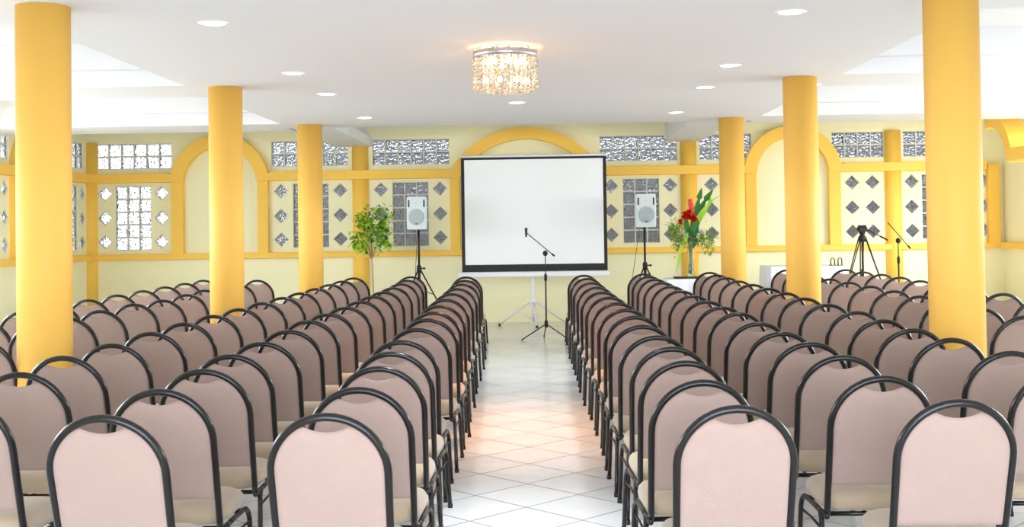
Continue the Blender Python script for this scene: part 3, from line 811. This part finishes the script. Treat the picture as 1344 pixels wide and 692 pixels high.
for ang in range(10):
    a = -1.2+ang*.27; ai.sweep([(0,0,.55), (math.sin(a)*.13, -.02, .62), (math.sin(a)*.27, -.02, .50+.1*math.cos(a*3))], .002, None, 4, (0,1,0))
tag(ai.build('fine_greenery', M['airy'], t, fix=False), kind='stuff')

# small brass loops on the long table
for x, nm in ((4.25, 'left of the two'), (4.355, 'right of the two')):
    mb = MB(); p = [(-.035, 0, .0), (-.037, 0, .06)] + [(-.037*math.cos(PI*i/12), 0, .075+.037*math.sin(PI*i/12)) for i in range(13)] + [(.037, 0, .06), (.035, 0, 0)]
    mb.sweep(p, .008, .012, 8, (0,1,0)).box(-.045, .045, -.03, .03, 0, .01, .003)
    o = mb.build('metal_loop', M['gold']); o.location = (x, 17.35, .896); o.rotation_euler = (0, 0, .5)
    tag(o, f'small brass loop stand on the long white table, {nm}', 'stand', 'brass loops on the long table')

# ------------------------------------------------------------------ video tripod
t = empty('video_tripod', (4.54, 16.8, 0)); tag(t, 'black video camera tripod with pan handle, before the diamond glass blocks', 'tripod')
for a in (200, 335, 80):
    g = math.radians(a); R = .50; ex, ey = math.cos(g), math.sin(g); sd = Vector((-ey, ex, 0))
    top, bot = Vector((ex*.05, ey*.05, 1.29)), Vector((ex*R*.62, ey*R*.62, .50)); foot = Vector((ex*R, ey*R, .012))
    lg = MB().sweep([top+sd*.022, bot+sd*.016], .009, None, 8, (0,0,1)).sweep([top-sd*.022, bot-sd*.016], .009, None, 8, (0,0,1)).sweep([top.lerp(bot, .55), foot], .008, None, 8, (0,0,1))
    lg.box(bot.x-.025, bot.x+.025, bot.y-.025, bot.y+.025, bot.z-.03, bot.z+.03, .006)
    l = lg.build('leg', M['blackmetal'], t); MB().ball(foot, .014, 8).build('rubber_foot', M['rubber'], l)
MB().sweep([(0,0,.75), (0,0,1.36)], .016, None, 12, (1,0,0)).build('centre_column', M['blackmetal'], t)
MB().lathe([(.03, 1.24), (.06, 1.26), (.06, 1.31), (.035, 1.34), (.035, 1.36)], (0,0,0), 16).build('crown', M['black'], t)
MB().box(-.055, .055, -.05, .05, 1.39, 1.455, .012).sweep([(-.07, 0, 1.43), (.07, 0, 1.43)], .028, None, 14).box(-.045, .045, -.07, .07, 1.455, 1.485, .006).lathe([(.03, 1.35), (.045, 1.37), (.045, 1.40)], (0,0,0), 14).build('fluid_head', M['black'], t)
MB().sweep([(.06, -.02, 1.42), (.29, -.16, 1.28)], .007, None, 8, (0,0,1)).sweep([(.22, -.117, 1.323), (.31, -.172, 1.268)], .012, None, 10, (0,0,1)).build('pan_handle', M['blackmetal'], t)

# ------------------------------------------------------------------ lights
def downlight(x, y, lab, power=26, size=1.9, warm=(.93,.98,1)):
    t = empty('ceiling_light', (x, y, C)); tag(t, lab, 'ceiling light', 'round recessed lights in the white ceiling')
    MB().lathe([(.075, -.006), (.098, -.008), (.104, -.001), (.075, -.001)], (0,0,0), 36, capends=False).build('trim_ring', M['lampring'], t)
    MB().lathe([(.001, -.006), (.074, -.005)], (0,0,0), 32, capends=False).build('lamp_disc', M['lamp'], t)
    l = bpy.data.lights.new('spot', 'SPOT'); l.energy = power; l.spot_size = size; l.spot_blend = .9; l.color = warm; l.shadow_soft_size = .07
    lo = bpy.data.objects.new('lamp_spot', l); COL.objects.link(lo); lo.parent = t; lo.location = (0, 0, -.02)
rows = ['nearest', 'second', 'third', 'farthest']
for k, y in enumerate((7.55, 10.0, 11.56, 14.05)):
    downlight(-2.125, y, f'{rows[k]} round ceiling light of the left row', 55 if k < 2 else 85)
    downlight(1.61, y, f'{rows[k]} round ceiling light of the right row', 55 if k < 2 else 85)
downlight(MID, 12.65, 'round ceiling light over the aisle beyond the crystal chandelier', 110, 1.3)
downlight(MID, 5.6, 'round ceiling light over the aisle on the near side of the chandelier', 300, 1.0)
downlight(2.64, 11.5, 'round ceiling light beside the second right column', 20)
downlight(-3.12, 11.5, 'round ceiling light beside the second left column', 20)

# chandelier
t = empty('chandelier', (MID, 8.80, C)); tag(t, 'round crystal chandelier with a chrome band glowing over the aisle', 'chandelier')
MB().lathe([(.001, -.012), (.19, -.012), (.19, -.001)], (0,0,0), 40, capends=False).build('ceiling_plate', M['lampring'], t)
MB().lathe([(.238, -.085), (.243, -.085), (.243, -.035), (.238, -.035), (.238, -.085)], (0,0,0), 64, capends=False).build('chrome_band', M['chrome'], t)
for k in range(6):
    a = 2*PI*k/6+.3; MB().sweep([(math.cos(a)*.17, math.sin(a)*.17, -.012), (math.cos(a)*.238, math.sin(a)*.238, -.02), (math.cos(a)*.2385, math.sin(a)*.2385, -.07)], .006, None, 8, (0,0,1)).build('bracket', M['chrome'], t)
for k in range(8):
    a = 2*PI*k/8+.2; R = .15
    b = MB().ball((R*math.cos(a), R*math.sin(a), -.115), .022, 10, (1,1,1.1)).build('bulb', M['bulb'], t)
    MB().ball((R*1.1*math.cos(a+.35), R*1.1*math.sin(a+.35), -.262), .017, 10, (1,1,1.1)).build('bulb', M['bulb'], t)
    MB().sweep([(R*1.1*math.cos(a+.35), R*1.1*math.sin(a+.35), -.012), (R*1.1*math.cos(a+.35), R*1.1*math.sin(a+.35), -.245)], .003, None, 6, (1,0,0)).build('bulb_wire', M['chrome'], t)
    MB().sweep([(R*math.cos(a), R*math.sin(a), -.012), (R*math.cos(a), R*math.sin(a), -.095)], .012, None, 8, (1,0,0)).build('socket', M['chrome'], b)
def strand(n, L0):
    mb = MB(); z = -.085
    for i in range(n):
        s = .013 if i < n-1 else .018
        top, mid, bot = z, z-s*1.1, z-s*2.4
        vs = [(0,0,top)] + [(s*math.cos(PI*k/3), s*math.sin(PI*k/3), mid) for k in range(6)] + [(0,0,bot)]
        mb.add(vs, [(0, 1+k, 1+(k+1) % 6) for k in range(6)] + [(7, 1+(k+1) % 6, 1+k) for k in range(6)])
        z = bot - .002
    return mb, z
sA, _ = strand(7, 0); A = sA.build('crystal_strand', M['crystal'], t); A.location = (.236, 0, 0)
for R, n, ph in ((.236, 40, 0), (.175, 24, .07), (.10, 12, 0)):
    for k in range(n):
        a = 2*PI*k/n + ph
        if R > .23 and k == 0: continue
        o = A.copy(); COL.objects.link(o); o.parent = t; o.location = (R*math.cos(a), R*math.sin(a), -.0 if R > .2 else -.015)
        o.rotation_euler = (0, 0, a)
l = bpy.data.lights.new('glow', 'SPOT'); l.energy = 240; l.spot_size = 1.5; l.spot_blend = 1; l.color = (1, .45, .17); l.shadow_soft_size = .15
lo = bpy.data.objects.new('chandelier_glow', l); COL.objects.link(lo); lo.parent = t; lo.location = (0, 0, -.36)
l = bpy.data.lights.new('uplight', 'POINT'); l.energy = 3; l.color = (1, .62, .32); l.shadow_soft_size = .05
lo = bpy.data.objects.new('chandelier_uplight', l); COL.objects.link(lo); lo.parent = t; lo.location = (0, 0, -.035)

# bright overcast sky, plus area lamps added outside the guessed doorway and side openings
w = bpy.data.worlds.new('sky'); SC.world = w; w.use_nodes = True
bg = w.node_tree.nodes['Background']; bg.inputs[0].default_value = (.88, .95, 1, 1); bg.inputs[1].default_value = SKY
def area(name, loc, rot, sx, sy, power, color=(.93,.97,1)):
    l = bpy.data.lights.new(name, 'AREA'); l.shape = 'RECTANGLE'; l.size = sx; l.size_y = sy; l.energy = power; l.color = color
    o = bpy.data.objects.new(name, l); COL.objects.link(o); o.location = loc; o.rotation_euler = rot
    return o
area('added_doorway_light', ((DOOR[0]+DOOR[1])/2, YB-.2, 1.3), (PI/2-.12, 0, 0), DOOR[1]-DOOR[0], 2.4, FRONT, (.77,.86,1))
for (a, b, c, d), k in zip(OPEN[1:], (.6, .75, .95)):
    area('added_left_light', (XL-1.3, (a+b)/2, 2.45), (0, -PI/2+.5, 0), 2.0, b-a, SIDEL*k*(b-a)/3)
for (a, b, c, d), k in zip(OPENR[2:], (1.0, 1.25, .4)):
    area('added_right_light', (XR+1.3, (a+b)/2, 2.45), (0, PI/2-.5, 0), 2.0, b-a, SIDER*k*(b-a)/3)

# ------------------------------------------------------------------ camera
cam = bpy.data.cameras.new('camera'); co = bpy.data.objects.new('camera', cam); COL.objects.link(co)
F, yaw, pit, rol, CY = 1536.96, .0262, .0203, .0144, 269.57
cam.sensor_width = 36; cam.sensor_fit = 'HORIZONTAL'; cam.lens = F/1344*36
cam.shift_y = -(346-CY)/1344; cam.clip_start = .05; cam.clip_end = 200
fw = Vector((-math.sin(yaw)*math.cos(pit), math.cos(yaw)*math.cos(pit), math.sin(pit)))
r0 = Vector((math.cos(yaw), math.sin(yaw), 0)); u0 = r0.cross(fw)
rr = r0*math.cos(rol) - u0*math.sin(rol); uu = r0*math.sin(rol) + u0*math.cos(rol)
m = Matrix((rr, uu, -fw)).transposed().to_4x4(); m.translation = Vector((0, 0, 1.5)); co.matrix_world = m
SC.camera = co

SC.view_settings.view_transform = 'Standard'; SC.view_settings.look = 'None'
SC.view_settings.exposure = EXPO; SC.view_settings.gamma = 1; SC.view_settings.use_curve_mapping = False
SC.cycles.use_denoising = True
SC.cycles.max_bounces = 10; SC.cycles.diffuse_bounces = 5; SC.cycles.glossy_bounces = 4; SC.cycles.transmission_bounces = 8
SC.cycles.caustics_reflective = False; SC.cycles.caustics_refractive = True; SC.cycles.blur_glossy = 1.0; SC.cycles.sample_clamp_indirect = 8
